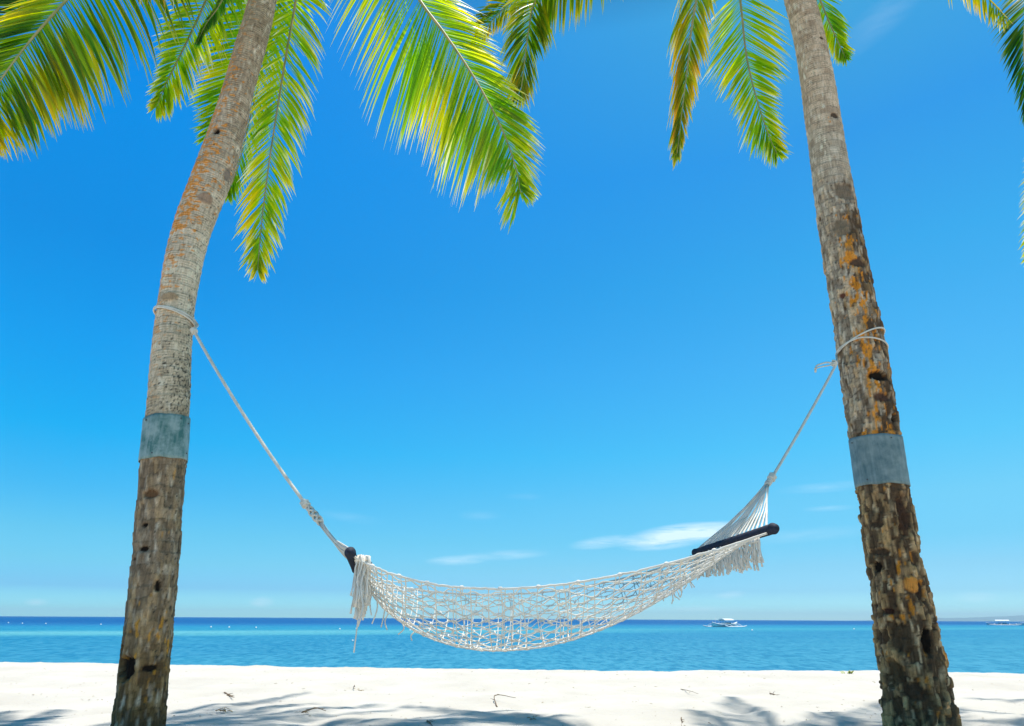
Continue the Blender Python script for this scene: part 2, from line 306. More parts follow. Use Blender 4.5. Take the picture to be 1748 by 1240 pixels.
# ------------------------------------------------------------------ trunks
def lerp(a, b_, t): return a + (b_ - a)*t
def interp(rows, y):
    for i in range(len(rows) - 1):
        if rows[i][0] <= y <= rows[i+1][0]:
            t = (y - rows[i][0])/(rows[i+1][0] - rows[i][0]); return [lerp(p, q, t) for p, q in zip(rows[i], rows[i+1])]
    return list(rows[0] if y < rows[0][0] else rows[-1])
def cmix(a, b_, t): t = min(1, max(0, t)); return (a[0] + (b_[0]-a[0])*t, a[1] + (b_[1]-a[1])*t, a[2] + (b_[2]-a[2])*t)
NA = 100
class Trunk:
    def __init__(s, rows, depthY, seed, rough, z_end, ringsp):
        # rows: photo y, left edge, right edge
        ys = [r[0] for r in rows]; N_ = 160
        fine = [interp(rows, ys[0] + (ys[-1] - ys[0])*i/(N_-1)) for i in range(N_)]
        for _ in range(26): fine = [fine[0]] + [[fine[i][0]] + [(fine[i-1][k] + 2*fine[i][k] + fine[i+1][k])/4 for k in (1, 2)] for i in range(1, N_-1)] + [fine[-1]]
        pts = []
        for y, l, r in fine:
            Y = depthY(y); c = P((l + r)/2, y, Y); pts.append((c, (r - l)/2*depth(c)/F0, y, (l + r)/2, (r - l)/2))
        pts = pts[::-1]                                   # base first
        s.len = [0]
        for i in range(1, len(pts)): s.len.append(s.len[-1] + (pts[i][0] - pts[i-1][0]).length)
        s.pts = pts; s.total = s.len[-1]; s.seed = seed; s.rough = rough; s.ringsp = ringsp
        s.top = pts[-1][0]
    band = (9999, 9999)
    def at_len(s, d):
        import bisect
        k = min(max(bisect.bisect_right(s.len, d) - 1, 0), len(s.pts) - 2); t = (d - s.len[k])/(s.len[k+1] - s.len[k])
        a, b_ = s.pts[k], s.pts[k+1]
        return [a[0].lerp(b_[0], t)] + [lerp(a[i], b_[i], t) for i in (1, 2, 3, 4)] + [(b_[0] - a[0]).normalized()]
    def at_y(s, y):
        lo, hi = 0, s.total
        for _ in range(30):
            m = (lo + hi)/2
            if s.at_len(m)[2] > y: lo = m
            else: hi = m
        return lo
    def frame(s, d):
        c, r, y, cx, hw, T = s.at_len(d)
        v = (CO - c); v -= T*v.dot(T); v.normalize(); q = v.cross(T)                # v towards the camera, q to its right
        if q.x < 0: q = -q
        return c, r, v, q, y, cx, hw, T
    def surf(s, y, th, off=0.0):
        """point on the trunk at photo height y, th round it (0 faces the camera, +90 the right)"""
        c, r, v, q, *_ = s.frame(s.at_y(y)); return c + (v*cos(th) + q*sin(th))*(r + off)
    def mesh(s, colour, dents, step=.0065):
        n = int(s.total/step); q_ = MB(); vs = []; cs = []
        cosT = [cos(2*pi*k/NA) for k in range(NA)]; sinT = [sin(2*pi*k/NA) for k in range(NA)]
        sd = s.seed; dd = []
        for (x, y, w, h, dep, colr) in dents:
            d = s.at_y(y); fr = s.frame(d); th = asin(max(-.98, min(.98, (x - fr[5])/fr[6]))); m = fr[1]/fr[6]
            dd.append((d, th, w*m, h*m, dep, colr, fr[1]))
        for i in range(n + 1):
            d = i*s.total/n; c, r, v, q, y, cx, hw, T = s.frame(d)
            rg = s.rough(y)
            for k in range(NA):
                ct, st = cosT[k], sinT[k]; px, py = ct*r, st*r
                ph = (d + .014*noise.noise(Vector((ct*1.2 + sd, st*1.2, d*2.2))) + .006*noise.noise(Vector((ct*5, st*5 + sd, d*7))))/s.ringsp
                fi = ph - math.floor(ph); rid = math.floor(ph)
                ringp = (fi**1.6) if fi < .93 else (1 - fi)/.07
                rv = .55 + .9*noise.noise(Vector((rid*3.7 + sd, ct*.8, st*.8)))
                plate = noise.noise(Vector((ct*11*r/.17 + rid*5.3, st*11*r/.17, d*3 + sd)))
                fis = 1 - abs(plate)*3.0
                fis = max(0, fis)
                big = noise.noise(Vector((ct*2.1 + sd, st*2.1, d*2.7)))
                chunk = noise.noise(Vector((ct*4.2, st*4.2 + sd, d*8.5))) + .5*noise.noise(Vector((ct*9, st*9 + sd, d*13)))
                # flaking plates between the rings
                pu = (atan2(st, ct)*r + .010*noise.noise(Vector((ct*6, st*6 + sd, d*6))) + .004*noise.noise(Vector((ct*20, st*20, d*25))))/.026
                pc = math.floor(pu); pv = d/.085 + 3.1*noise.cell(Vector((pc*1.7 + sd, 0.5, 0.5))) + .25*noise.noise(Vector((ct*18, st*18, d*14)))
                pr = math.floor(pv); hsh = noise.cell(Vector((pc*1.31 + sd*2, pr*1.73, 2.5)))*.5 + .5 + .5*noise.noise(Vector((ct*2.6 + 4, st*2.6, d*4 + sd)))
                eu = min(pu - pc, 1 - (pu - pc)); ev = min(pv - pr, 1 - (pv - pr)); gap = max(0, 1 - min(eu*5, ev*9))
                off = (-.0015 + rg*(.009*(1 if hsh > .62 else 0) - .008*(1 if hsh < .34 else 0) - .005*gap) + .0045*(ringp - .5)*rv*2*(1 - .5*rg) - .0042*fis*(.35 + rg) + .006*big + rg*(.013*chunk + .008*(1 if chunk > .08 else 0)))
                col = colour(y, st if ct > 0 else (1 if st > 0 else -1), ct, d, rid, fi, plate, chunk, fis)
                col0 = col
                if rg > .12:
                    k_ = min(1, rg*1.25)*(.3 if col[0] - col[2] > .18 else 1)
                    if hsh > .62: col = cmix(col, (.45, .31, .16), .58*k_*(hsh - .5)*2.2)
                    elif hsh < .42: col = cmix(col, (.072, .048, .030), .85*k_)
                    col = cmix(col, (.035, .024, .016), gap*.6*k_)
                if rg < .3:
                    f2 = (d + .006*noise.noise(Vector((ct*3 + sd, st*3, d*9))))/.0185; f2 -= math.floor(f2); wv_ = (1 - rg/.3)*(.5 + .8*noise.noise(Vector((ct*2, st*2 + 3, d*11))))
                    col = cmix(col, (.58, .54, .47), max(0, wv_)*.5*(f2 > .72)); col = cmix(col, (col[0]*.42, col[1]*.4, col[2]*.36), max(0, wv_)*(f2 < .22))
                for (dx, dth, w, h, dep, colr, rr) in dd:
                    if abs(d - dx) < h*1.6 and ct > -.3:
                        e = (atan2(st, ct) - dth)*rr/w; f = (d - dx)/h; jag = .35*noise.noise(Vector((ct*14, st*14, d*30 + sd)))
                        g_ = 1 - (e*e + f*f)*1.0 + jag
                        if g_ > 0:
                            a = min(1, g_*3.0); off -= dep*a
                            if colr: col = cmix(col, colr, min(1, g_*2.2))
                if s.band[0] - 4 < y < s.band[1] + 4: off *= .25
                rr_ = r + off*(r/.17)
                p = c + v*(ct*rr_) + q*(st*rr_)
                vs.append(tuple(p)); cs.append((min(.8, col[0]*1.76), min(.75, col[1]*1.46), min(.7, col[2]*1.15), 1))
        fs = []
        for i in range(n):
            for k in range(NA):
                l = (k+1) % NA; fs.append((i*NA + k, i*NA + l, (i+1)*NA + l, (i+1)*NA + k))
        fs.append(tuple(n*NA + k for k in range(NA)))
        q_.add(vs, fs, 0, cs); return q_
nz3 = lambda x, y, z: noise.noise(Vector((x, y, z)))

GREY, PALE, TAN = (.30, .275, .24), (.50, .475, .43), (.34, .27, .205)
BROWN, DARK, OLIVE = (.17, .125, .085), (.055, .038, .026), (.155, .105, .05)
ORANGE, OCHRE = (.47, .17, .018), (.40, .22, .03)
def zone(y, stops):
    if y <= stops[0][0]: return stops[0][1]
    for (a, ca), (b_, cb) in zip(stops, stops[1:]):
        if y <= b_:
            t = (y - a)/(b_ - a)
            return cmix(ca, cb, t) if isinstance(ca, tuple) else ca + (cb - ca)*t
    return stops[-1][1]
LB = [(-300, TAN), (60, (.30, .25, .20)), (200, (.36, .30, .25)), (300, (.38, .35, .31)), (430, PALE), (560, (.50, .465, .40)), (700, (.44, .40, .33)), (760, (.25, .20, .15)), (960, (.27, .225, .18)), (1090, (.22, .17, .11)), (1140, OLIVE), (1250, (.12, .085, .045))]
LL = [(-300, .1), (100, .2), (150, .45), (230, .45), (300, .75), (400, .75), (420, .35), (520, .32), (640, .12), (760, .12), (840, .30), (900, .25), (980, .10), (1030, .45), (1110, .8), (1130, .35), (1250, 0)]
LS = [(-300, .15), (520, .12), (590, .35), (620, .75), (700, .75), (716, .3), (1250, .35)]
def col_left(y, st, ct, d, rid, fi, plate, chunk, fis):
    c = zone(y, LB)
    c = cmix(c, (c[0]*.62, c[1]*.60, c[2]*.57), .5 + 1.1*nz3(rid*2.3, st*1.5, ct + 5))
    c = cmix(c, (c[0]*.45, c[1]*.42, c[2]*.38), max(0, (fi - .84))*3.2 + .35*fis)
    c = cmix(c, PALE, 1.2*max(0, nz3(st*6, ct*6 + 3, d*14) - .12))
    l = zone(y, LL); m = nz3(st*3 + 9, ct*3, d*(34 if y < 760 else 9)) + .7*nz3(st*9, ct*9 + 2, d*(64 if y < 760 else 22)) + .4*(.35 - st)*(y < 760) - .12
    c = cmix(c, cmix(ORANGE, OCHRE, .8 if y > 760 else .25), min(.9, (m - (.66 - .62*l))*5)*min(1, l*2.5))
    sp = nz3(st*13 + 3, ct*13, d*46) + .5*nz3(st*26, ct*26, d*70) + .25*st
    c = cmix(c, (.045, .045, .04), (sp - (.66 - .5*zone(y, LS)))*5)
    return c
RB = [(-300, TAN), (120, (.47, .40, .33)), (215, (.45, .39, .33)), (260, (.38, .355, .315)), (330, (.44, .42, .385)), (740, (.36, .34, .30)), (850, (.22, .165, .11)), (1240, (.24, .175, .105))]
RL = [(-300, 0), (185, 0), (215, .3), (250, .1), (370, .1), (400, .8), (640, .95), (740, .8), (800, .1), (930, .15), (1000, .45), (1040, .2), (1110, .3), (1240, .05)]
def col_right(y, st, ct, d, rid, fi, plate, chunk, fis):
    c = zone(y, RB)
    c = cmix(c, (c[0]*.62, c[1]*.58, c[2]*.55), .45 + 1.1*nz3(rid*2.3 + 40, st*1.5, ct + 5))
    c = cmix(c, (c[0]*.45, c[1]*.42, c[2]*.38), max(0, (fi - .86))*3.2 + .35*fis)
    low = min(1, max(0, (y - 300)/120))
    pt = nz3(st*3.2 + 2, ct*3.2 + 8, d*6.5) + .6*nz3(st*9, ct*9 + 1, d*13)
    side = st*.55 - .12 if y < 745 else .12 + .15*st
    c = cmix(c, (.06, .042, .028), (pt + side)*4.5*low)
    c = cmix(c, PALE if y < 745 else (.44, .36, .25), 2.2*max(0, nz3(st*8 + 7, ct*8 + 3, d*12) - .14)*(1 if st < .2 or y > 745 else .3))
    l = zone(y, RL); m = nz3(st*6 + 19, ct*6, d*9) + .6*nz3(st*17, ct*17 + 2, d*24) - (.9*abs(st - .22) if y < 745 else .3*abs(st - .3)) + .15
    c = cmix(c, cmix(ORANGE, OCHRE, .35), (m - (.60 - .62*l))*6*min(1, l*3))
    sp = nz3(st*13 + 3, ct*13, d*40) + .5*nz3(st*26, ct*26, d*60)
    c = cmix(c, (.05, .045, .04), (sp - .42)*4*min(1, low + .3))
    return c

L_ROWS = [(-265, 496, 530), (-130, 465, 501), (0, 427, 470), (65, 408, 459), (129, 389, 436), (194, 370, 424), (258, 348, 409), (323, 322, 390), (371, 302, 362), (400, 294, 354), (451, 281, 343), (522, 271, 329), (593, 261, 324), (664, 255, 322), (717, 252, 320), (788, 243, 315), (830, 240, 311), (891, 235, 307), (965, 228, 303), (1040, 219, 295), (1114, 210, 288), (1188, 202, 282), (1245, 196, 279), (1275, 192, 279)]
R_ROWS = [(-265, 1286, 1326), (-130, 1312, 1358), (0, 1340, 1388), (37, 1351, 1400), (74, 1360, 1409), (148, 1369, 1424), (222, 1379, 1436), (297, 1388, 1448), (371, 1397, 1463), (448, 1410, 1478), (523, 1422, 1493), (597, 1433, 1508), (671, 1443, 1521), (740, 1453, 1532), (833, 1466, 1546), (901, 1477, 1557), (982, 1489, 1573), (1062, 1499, 1591), (1143, 1507, 1608), (1203, 1514, 1622), (1240, 1518, 1627), (1262, 1520, 1630)]
LT = Trunk(L_ROWS, lambda y: 4.5 + .25*max(0, (700 - y))/900, 1.3, lambda y: zone(y, [(-300, .05), (700, .10), (800, .28), (1250, .42)]), 0, .068)
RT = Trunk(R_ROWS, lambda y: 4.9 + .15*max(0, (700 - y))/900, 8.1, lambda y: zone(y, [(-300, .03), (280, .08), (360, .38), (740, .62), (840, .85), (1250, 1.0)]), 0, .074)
BLK = (.010, .007, .005)
L_DENTS = [(365, 244, 7, 8, .035, BLK), (258, 849, 15, 8, .016, (.10, .06, .035)), (249, 900, 7, 4, .015, BLK), (247, 940, 9, 5, .018, BLK), (268, 1004, 6, 10, .02, BLK), (303, 935, 8, 20, .015, DARK),
           (217, 1138, 19, 22, .055, BLK), (205, 1122, 11, 26, .05, BLK), (255, 1141, 14, 6, .014, BLK), (232, 955, 5, 3, .010, DARK), (345, 352, 14, 11, -.008, (.22, .17, .14)), (288, 521, 16, 9, -.010, (.27, .21, .15)), (385, 300, 10, 14, .006, (.16, .14, .13))]
R_DENTS = [(1426, 216, 9, 6, .012, (.06, .045, .035)), (1404, 84, 4, 4, .010, DARK), (1443, 345, 20, 18, .012, (.13, .11, .09)), (1402, 377, 5, 8, .012, DARK), (1440, 405, 18, 18, .012, (.14, .12, .095)), (1500, 655, 20, 9, .030, BLK), (1505, 690, 16, 9, .014, (.07, .04, .03)),
           (1524, 728, 6, 15, .035, BLK), (1466, 466, 16, 9, .012, (.06, .04, .03)), (1442, 516, 5, 6, .012, (.09, .04, .03)), (1540, 885, 14, 38, .020, (.045, .026, .018)), (1500, 970, 10, 10, .018, BLK), (1567, 1012, 11, 18, .024, (.03, .02, .014)), (1520, 1045, 10, 6, .018, (.04, .02, .015)), (1553, 1000, 14, 14, -.010, (.46, .21, .05)), (1540, 1090, 22, 26, .022, (.06, .045, .03)), (1580, 1095, 12, 24, .022, BLK),
           (1505, 945, 18, 7, .015, DARK), (1530, 1150, 16, 26, .020, (.07, .05, .03)), (1560, 1178, 20, 16, .018, DARK), (1500, 900, 12, 6, .012, DARK)]

LT.band = (717, 789); RT.band = (751, 833)
# ------------------------------------------------------------------ fronds
UP = Vector((0, 0, 1))
def frond_mesh(rng, pts, Ll, Lr, roll=0.0, vdrop=.35, grav=1.1, n=92, col=((.05, .15, .012), (.20, .27, .012), (.42, .30, .02)), yellow=.35, ragged=.1, a0=72, a1=22, r0=.020, wid=.030, start=.0, tip_dry_glint=.3, clump=0.0, notch=None):
    R = catmull(pts, 64); q = MB()
    rr = [lerp(r0, .0028, (i/63)**.8) for i in range(64)]
    q.tube(R, rr, 6, 1, (.3, .25, .1, 1))
    ln = [0.0]
    for i in range(1, 64): ln.append(ln[-1] + (R[i] - R[i-1]).length)
    tot = ln[-1]
    gseed = rng.random()*100
    for sgn, Lm in ((-1, Ll), (1, Lr)):
        if Lm <= 0: continue
        for j in range(n):
            t = start + (1 - start)*((j + rng.random()*.5)/n)**.96
            if rng.random() < ragged*.5: continue
            x = t*63; k = min(int(x), 62); p = R[k].lerp(R[k+1], x - k)
            T = (R[min(k+2, 63)] - R[max(k-1, 0)]).normalized()
            toc = (CO - p).normalized(); S = T.cross(toc).normalized()
            S = Matrix.Rotation(roll, 3, T) @ S; Nn = S.cross(T)
            if Nn.z < 0: Nn = -Nn                                # upper side of the frond
            a = radians(lerp(a0, a1, t**1.25) + rng.gauss(0, 3.0 + 7*max(0, t - .7)/.3))
            prof = (min(1, .50 + t*2.4))*(1 - .74*max(0, (t - .42)/.58)**1.35)*(1 + .28*nz3(t*6.5 + gseed*2, sgn*5.0, 1.7))
            if notch and sgn > 0: prof *= 1 - notch[2]*math.exp(-((t - notch[0])/notch[1])**2)
            Ln = Lm*prof*(1 - rng.random()*.22)
            if rng.random() < ragged: Ln *= rng.uniform(.5, .95)
            d = (T*cos(a) + (S*sgn*cos(vdrop) - Nn*sin(vdrop))*sin(a)).normalized()
            if clump: d = (d*(1 - clump) + Vector((0, 0, -1))*clump).normalized()
            gl = grav*rng.uniform(.65, 1.35)
            tw = rng.gauss(0, .45)
            Wv = (T - d*T.dot(d)); Wv = Wv.normalized() if Wv.length > .05 else S.copy()
            Wv = Matrix.Rotation(tw, 3, d) @ Wv
            w = wid*rng.uniform(.7, 1.15)*(.62 + .45*prof)
            m = 6; vs = []; cs = []
            gpatch = nz3(t*7 + gseed, sgn*3.0, gseed)
            yl = max(0, yellow + .7*gpatch + rng.gauss(0, .16))
            base = cmix(col[0], col[1], rng.random()*.7 + .35*gpatch + .15)
            blotch = rng.random()
            pp = p.copy()
            for s_ in range(m + 1):
                u = s_/m
                wf = (.35 + 1.3*u if u < .3 else .74 + .26*(1 - abs(u - .4)) if u < .65 else max(.04, (1 - u)/.35*.9))
                hw = w*.5*wf; Bn = d.cross(Wv)
                vs.append(tuple(pp - Wv*hw - Bn*hw*.35)); vs.append(tuple(pp)); vs.append(tuple(pp + Wv*hw - Bn*hw*.35))
                cc = cmix(base, col[2], yl*(u**1.3)*1.5 + (.4*yl if blotch > .8 else 0))
                pn = nz3(t*41 + gseed, u*4.5, sgn*2.0 + blotch*3)
                if pn > .12: cc = cmix(cc, col[2], (pn - .12)*1.5*min(1, yellow*2.2)*min(1, u*3))
                if tip_dry_glint > .5 and blotch > .86 and u > .4: cc = cmix(cc, (.62, .58, .42), (u - .4)*2)  # white glints painted as pale cream on some leaflet tips, besides the dry ends
                if u > .72: cc = cmix(cc, (.50, .44, .30), (u - .72)*3.2*tip_dry_glint*(.3 + blotch))
                cs.extend([(cc[0], cc[1], cc[2], 1)]*3)
                step = Ln/m; pp = pp + d*step
                d = (d + Vector((0, 0, -1))*gl*step*(.5 + u)).normalized()
                Wv = (Wv - d*Wv.dot(d)).normalized()
            fs = []
            for s_ in range(m):
                o = s_*3; fs += [(o, o+1, o+4, o+3), (o+1, o+2, o+5, o+4)]
            q.add(vs, fs, 0, cs)
    return q
LIME = ((.07, .21, .004), (.19, .32, .004), (.50, .41, .006))
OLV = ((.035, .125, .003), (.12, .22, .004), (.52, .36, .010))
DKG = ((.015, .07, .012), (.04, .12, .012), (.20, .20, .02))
BRN = ((.06, .13, .006), (.17, .21, .008), (.50, .25, .015))

def random_frond_pts(rng, base, az_, e0, length, curl):
    p = Vector(base); pts = [p.copy()]; e = e0; n = 9
    for i in range(n):
        h = Vector((sin(az_), cos(az_), 0)); d = h*cos(e) + UP*sin(e); p = p + d*(length/n); pts.append(p.copy()); e -= curl/n*(.6 + .8*i/n); az_ += rng.gauss(0, .03)
    return pts
def outside(pts, hang=.95, margin=8):
    for p in pts[1:]:
        for off in (Vector((0, 0, 0)), Vector((0, 0, -hang)), Vector((hang*.7, 0, -.3)), Vector((-hang*.7, 0, -.3))):
            s = proj(p + off)
            if s and -margin - 10 < s[0] < W0 + margin + 10 and -margin < s[1] < H0: return False
    return True

SHADE = [(-260, 210, 1192, 1262), (280, 600, 1190, 1262), (560, 1060, 1205, 1262), (1620, 1990, 1185, 1262), (1300, 1530, 1212, 1270)]
def make_palm(root_loc, label, tr, colour, dents, crown, seed, specs, extra, dep_bias=0.0):
    root = empty('palm_tree', root_loc); tag(root, label, 'palm tree')
    tr.mesh(colour, dents).build('trunk', m_bark, root, colname='bark')
    rng = random.Random(seed)
    for sp in specs:
        pts = sp.pop('pts'); full = []
        for q in pts: full.append(P(*q) if not isinstance(q, Vector) else q)
        full = [crown + (full[0] - crown).normalized()*.05] + full if (full[0] - crown).length > .3 else full
        st = sp.pop('hide', 0)
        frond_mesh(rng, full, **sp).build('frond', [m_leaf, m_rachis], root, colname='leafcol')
    # the rest of the crown, above the picture: half of it arches out over the beach and throws the dappled shade
    got = 0; tries = 0; lit = {}
    while got < extra and tries < 60000:
        tries += 1; shade = got < extra*.6 and tries < 9000
        az_ = rng.uniform(-1.4, 1.4) if shade else rng.uniform(-pi, pi)
        e0 = rng.uniform(.5, 1.4); ln = rng.uniform(3.0, 4.9) if shade else rng.uniform(2.6, 4.1); cu = rng.uniform(.3, 1.5)
        pts = random_frond_pts(rng, crown, az_, e0, ln, cu)
        if shade:
            hits = []
            for p in pts[3:]:
                g = p - SDIR*(p.z/SDIR.z); q = proj(g)
                if q:
                    for k, (xa, xb, ya, yb) in enumerate(SHADE):
                        if xa < q[0] < xb and ya < q[1] < yb: hits.append(k)
            if len(hits) < 3 or lit.get(max(set(hits), key=hits.count), 0) >= 4: continue
        if not outside(pts, .5): continue
        if any(-1.0 < p.x - .9 < .9 and 3.7 < p.y - .6 < 5.2 for p in pts[3:]) and tries % 5: continue
        if shade:
            k = max(set(hits), key=hits.count); lit[k] = lit.get(k, 0) + 1
        got += 1
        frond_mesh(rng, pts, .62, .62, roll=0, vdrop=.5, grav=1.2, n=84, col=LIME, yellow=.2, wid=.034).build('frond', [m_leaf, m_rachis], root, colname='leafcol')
    print('shade', lit)
    for k in range(9):                                    # fibrous leaf bases and a few coconuts close the crown
        an = 2*pi*k/9 + .3; s = MB(); o = crown + Vector((cos(an)*.13, sin(an)*.13, -.28))
        s.tube([o, o + Vector((cos(an)*.07, sin(an)*.07, .25)), o + Vector((cos(an)*.22, sin(an)*.22, .5))], [.05, .055, .025], 8)
        s.build('leaf_base', m_rachis, root)
    print('palm extras', got, tries)
    return root

cl_ = LT.top; cr_ = RT.top
SPEC_L = [
 # broad frond crossing the top left corner
 dict(pts=[(505, -262, 4.68), (400, -310, 4.4), (245, -140, 4.0), (112, 2, 3.7), (50, 72, 3.6), (-8, 150, 3.5), (-60, 235, 3.4)], Ll=.98, Lr=.62, roll=.5, vdrop=.35, grav=.95, n=240, col=OLV, yellow=.30, a0=66, a1=38, wid=.026, start=.10),
 # lime frond between corner and trunk
 dict(pts=[(505, -262, 4.68), (440, -230, 4.9), (385, -80, 5.0), (345, 15, 5.0), (312, 85, 5.0), (285, 140, 5.0), (266, 185, 5.0)], Ll=.62, Lr=.62, roll=-.3, vdrop=.45, grav=.8, n=130, col=LIME, yellow=.35, a0=55, a1=25, wid=.025, start=.2, tip_dry_glint=.6),
 # frond behind the trunk, leaflets out to the left
 dict(pts=[(505, -262, 4.72), (480, -120, 5.3), (448, -10, 5.5), (415, 90, 5.5), (385, 170, 5.5), (356, 235, 5.5)], Ll=.66, Lr=.80, roll=.1, vdrop=.3, grav=.5, n=130, col=LIME, yellow=.25, a0=60, a1=26, wid=.025, start=.2),
 # long hanging frond right of the trunk
 dict(pts=[(505, -262, 4.72), (520, -120, 5.2), (505, 0, 5.3), (490, 85, 5.25), (476, 170, 5.2), (462, 260, 5.15), (450, 350, 5.1), (443, 420, 5.05), (440, 462, 5.0)], Ll=.60, Lr=.62, roll=.15, vdrop=.25, grav=1.7, n=200, col=LIME, yellow=.62, a0=62, a1=20, wid=.024, start=.18, tip_dry_glint=1.3, ragged=.3),
 dict(pts=[(505, -262, 4.72), (500, -120, 5.7), (478, 0, 5.9), (455, 90, 5.9), (430, 190, 5.85), (405, 290, 5.8), (388, 330, 5.8)], Ll=.6, Lr=.7, roll=-.1, vdrop=.3, grav=.6, n=130, col=LIME, yellow=.35, a0=60, a1=20, wid=.025, start=.22),
 # big bright frond hanging in the middle of the sky
 dict(pts=[(505, -262, 4.68), (590, -215, 4.5), (665, -85, 4.35), (716, 0, 4.25), (757, 55, 4.2), (795, 110, 4.15), (830, 168, 4.1), (860, 228, 4.05), (880, 285, 4.0), (889, 330, 4.0)], Ll=.58, Lr=1.16, roll=-.28, vdrop=.4, grav=.85, notch=(.875, .05, .6), n=300, col=LIME, yellow=.34, a0=68, a1=30, wid=.024, start=.08, tip_dry_glint=.9, ragged=.3),
 # dark bits in the corner behind
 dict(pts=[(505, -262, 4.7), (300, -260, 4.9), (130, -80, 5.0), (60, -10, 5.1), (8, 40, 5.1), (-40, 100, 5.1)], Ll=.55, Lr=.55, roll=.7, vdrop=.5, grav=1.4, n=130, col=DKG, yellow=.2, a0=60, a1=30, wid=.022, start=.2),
 # short dark one just left of the trunk at the top edge
 dict(pts=[(505, -262, 4.7), (450, -170, 4.5), (405, -60, 4.4), (376, 5, 4.35), (352, 40, 4.3), (335, 75, 4.3)], Ll=.18, Lr=.42, roll=-.9, vdrop=.5, grav=1.6, n=110, col=((.02, .12, .01), (.06, .2, .012), (.3, .3, .02)), yellow=.1, a0=50, a1=24, wid=.024, start=.2),
 # tips hanging across the top edge between corner and trunk
 dict(pts=[(505, -262, 4.7), (420, -280, 4.3), (330, -170, 4.1), (270, -80, 4.0), (225, -20, 3.95)], Ll=.65, Lr=.5, roll=.6, vdrop=.8, grav=1.8, n=90, col=OLV, yellow=.4, a0=60, a1=34, wid=.022, start=.2, tip_dry_glint=.7),
]
SPEC_R = [
 # dark frond reaching left, its far half hanging towards us
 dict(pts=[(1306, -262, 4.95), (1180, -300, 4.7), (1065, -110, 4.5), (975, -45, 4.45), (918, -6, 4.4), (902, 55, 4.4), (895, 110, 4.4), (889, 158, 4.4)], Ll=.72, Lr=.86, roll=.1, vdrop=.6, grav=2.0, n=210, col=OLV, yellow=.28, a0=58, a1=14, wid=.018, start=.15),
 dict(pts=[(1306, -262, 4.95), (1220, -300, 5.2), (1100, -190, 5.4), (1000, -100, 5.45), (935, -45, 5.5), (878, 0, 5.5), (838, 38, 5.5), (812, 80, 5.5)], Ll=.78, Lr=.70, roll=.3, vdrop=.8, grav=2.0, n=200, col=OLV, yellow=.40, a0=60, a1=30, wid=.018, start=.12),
 # old narrow frond hanging straight down
 dict(pts=[(1306, -262, 4.95), (1240, -190, 4.8), (1200, -50, 4.75), (1182, 40, 4.7), (1174, 110, 4.7), (1165, 185, 4.7), (1156, 262, 4.7)], Ll=.48, Lr=.80, roll=.1, vdrop=.4, grav=2.8, n=130, col=OLV, yellow=.6, a0=48, a1=14, wid=.024, start=.25, clump=.22, tip_dry_glint=1.0, ragged=.3),
 # hanging frond left of the trunk
 dict(pts=[(1306, -262, 4.98), (1285, -180, 5.4), (1264, -40, 5.6), (1268, 40, 5.6), (1276, 105, 5.6), (1292, 170, 5.6), (1310, 225, 5.55), (1326, 262, 5.5)], Ll=.68, Lr=.66, roll=.0, vdrop=.25, grav=.6, n=150, col=LIME, yellow=.42, a0=64, a1=18, wid=.024, start=.2, tip_dry_glint=.7),
 # frond behind the trunk, to the right
 dict(pts=[(1306, -262, 4.98), (1345, -150, 5.4), (1385, -40, 5.6), (1408, 20, 5.6), (1428, 66, 5.55), (1444, 100, 5.5)], Ll=.42, Lr=.46, roll=-.2, vdrop=.35, grav=1.2, n=110, col=LIME, yellow=.3, a0=50, a1=18, wid=.022, start=.3),
 # fringe of tips along the top edge, right
 dict(pts=[(1306, -262, 4.95), (1400, -290, 4.9), (1520, -130, 4.85), (1610, -62, 4.8), (1680, -8, 4.8), (1722, 34, 4.8)], Ll=.44, Lr=.60, roll=.4, vdrop=1.1, grav=2.2, n=110, col=OLV, yellow=.5, a0=60, a1=30, wid=.018, start=.2, tip_dry_glint=.8, ragged=.4),
]
palm_l = make_palm(LT.at_len(0)[0], 'left palm, curved grey trunk with orange lichen and mottled green metal band', LT, col_left, L_DENTS, cl_, 5, SPEC_L, 26)
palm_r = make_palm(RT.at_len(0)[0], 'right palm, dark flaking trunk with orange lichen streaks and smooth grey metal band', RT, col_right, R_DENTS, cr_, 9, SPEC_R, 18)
# third palm: stands outside the right edge, only its frond tips hang into the picture
T_ROWS = [(-265, 1905, 1940), (0, 1950, 1992), (300, 2010, 2062), (600, 2070, 2130), (900, 2120, 2190), (1228, 2170, 2255)]
TT = Trunk(T_ROWS, lambda y: 5.6, 3.3, lambda y: .3, 0, .07)
SPEC_T = [
 dict(pts=[(1922, -262, 5.6), (1880, -220, 5.2), (1800, -90, 5.0), (1758, 5, 4.9), (1748, 70, 4.9), (1752, 150, 4.9), (1762, 210, 4.9)], Ll=.50, Lr=.50, roll=.2, vdrop=.4, grav=1.2, n=150, col=DKG, yellow=.05, a0=62, a1=20, wid=.025, start=.15, tip_dry_glint=.2),
 dict(pts=[(1922, -262, 5.6), (1900, -120, 6.0), (1840, 90, 6.2), (1795, 260, 6.2), (1772, 370, 6.2), (1760, 440, 6.2)], Ll=.55, Lr=.55, roll=.1, vdrop=.3, grav=.6, n=140, col=LIME, yellow=.5, a0=60, a1=18, wid=.024, start=.2, tip_dry_glint=.6),
]
palm_t = make_palm(TT.at_len(0)[0], 'palm beyond the right edge, seen only as dark green and yellowish frond tips', TT, col_left, [], TT.top, 14, SPEC_T, 8)

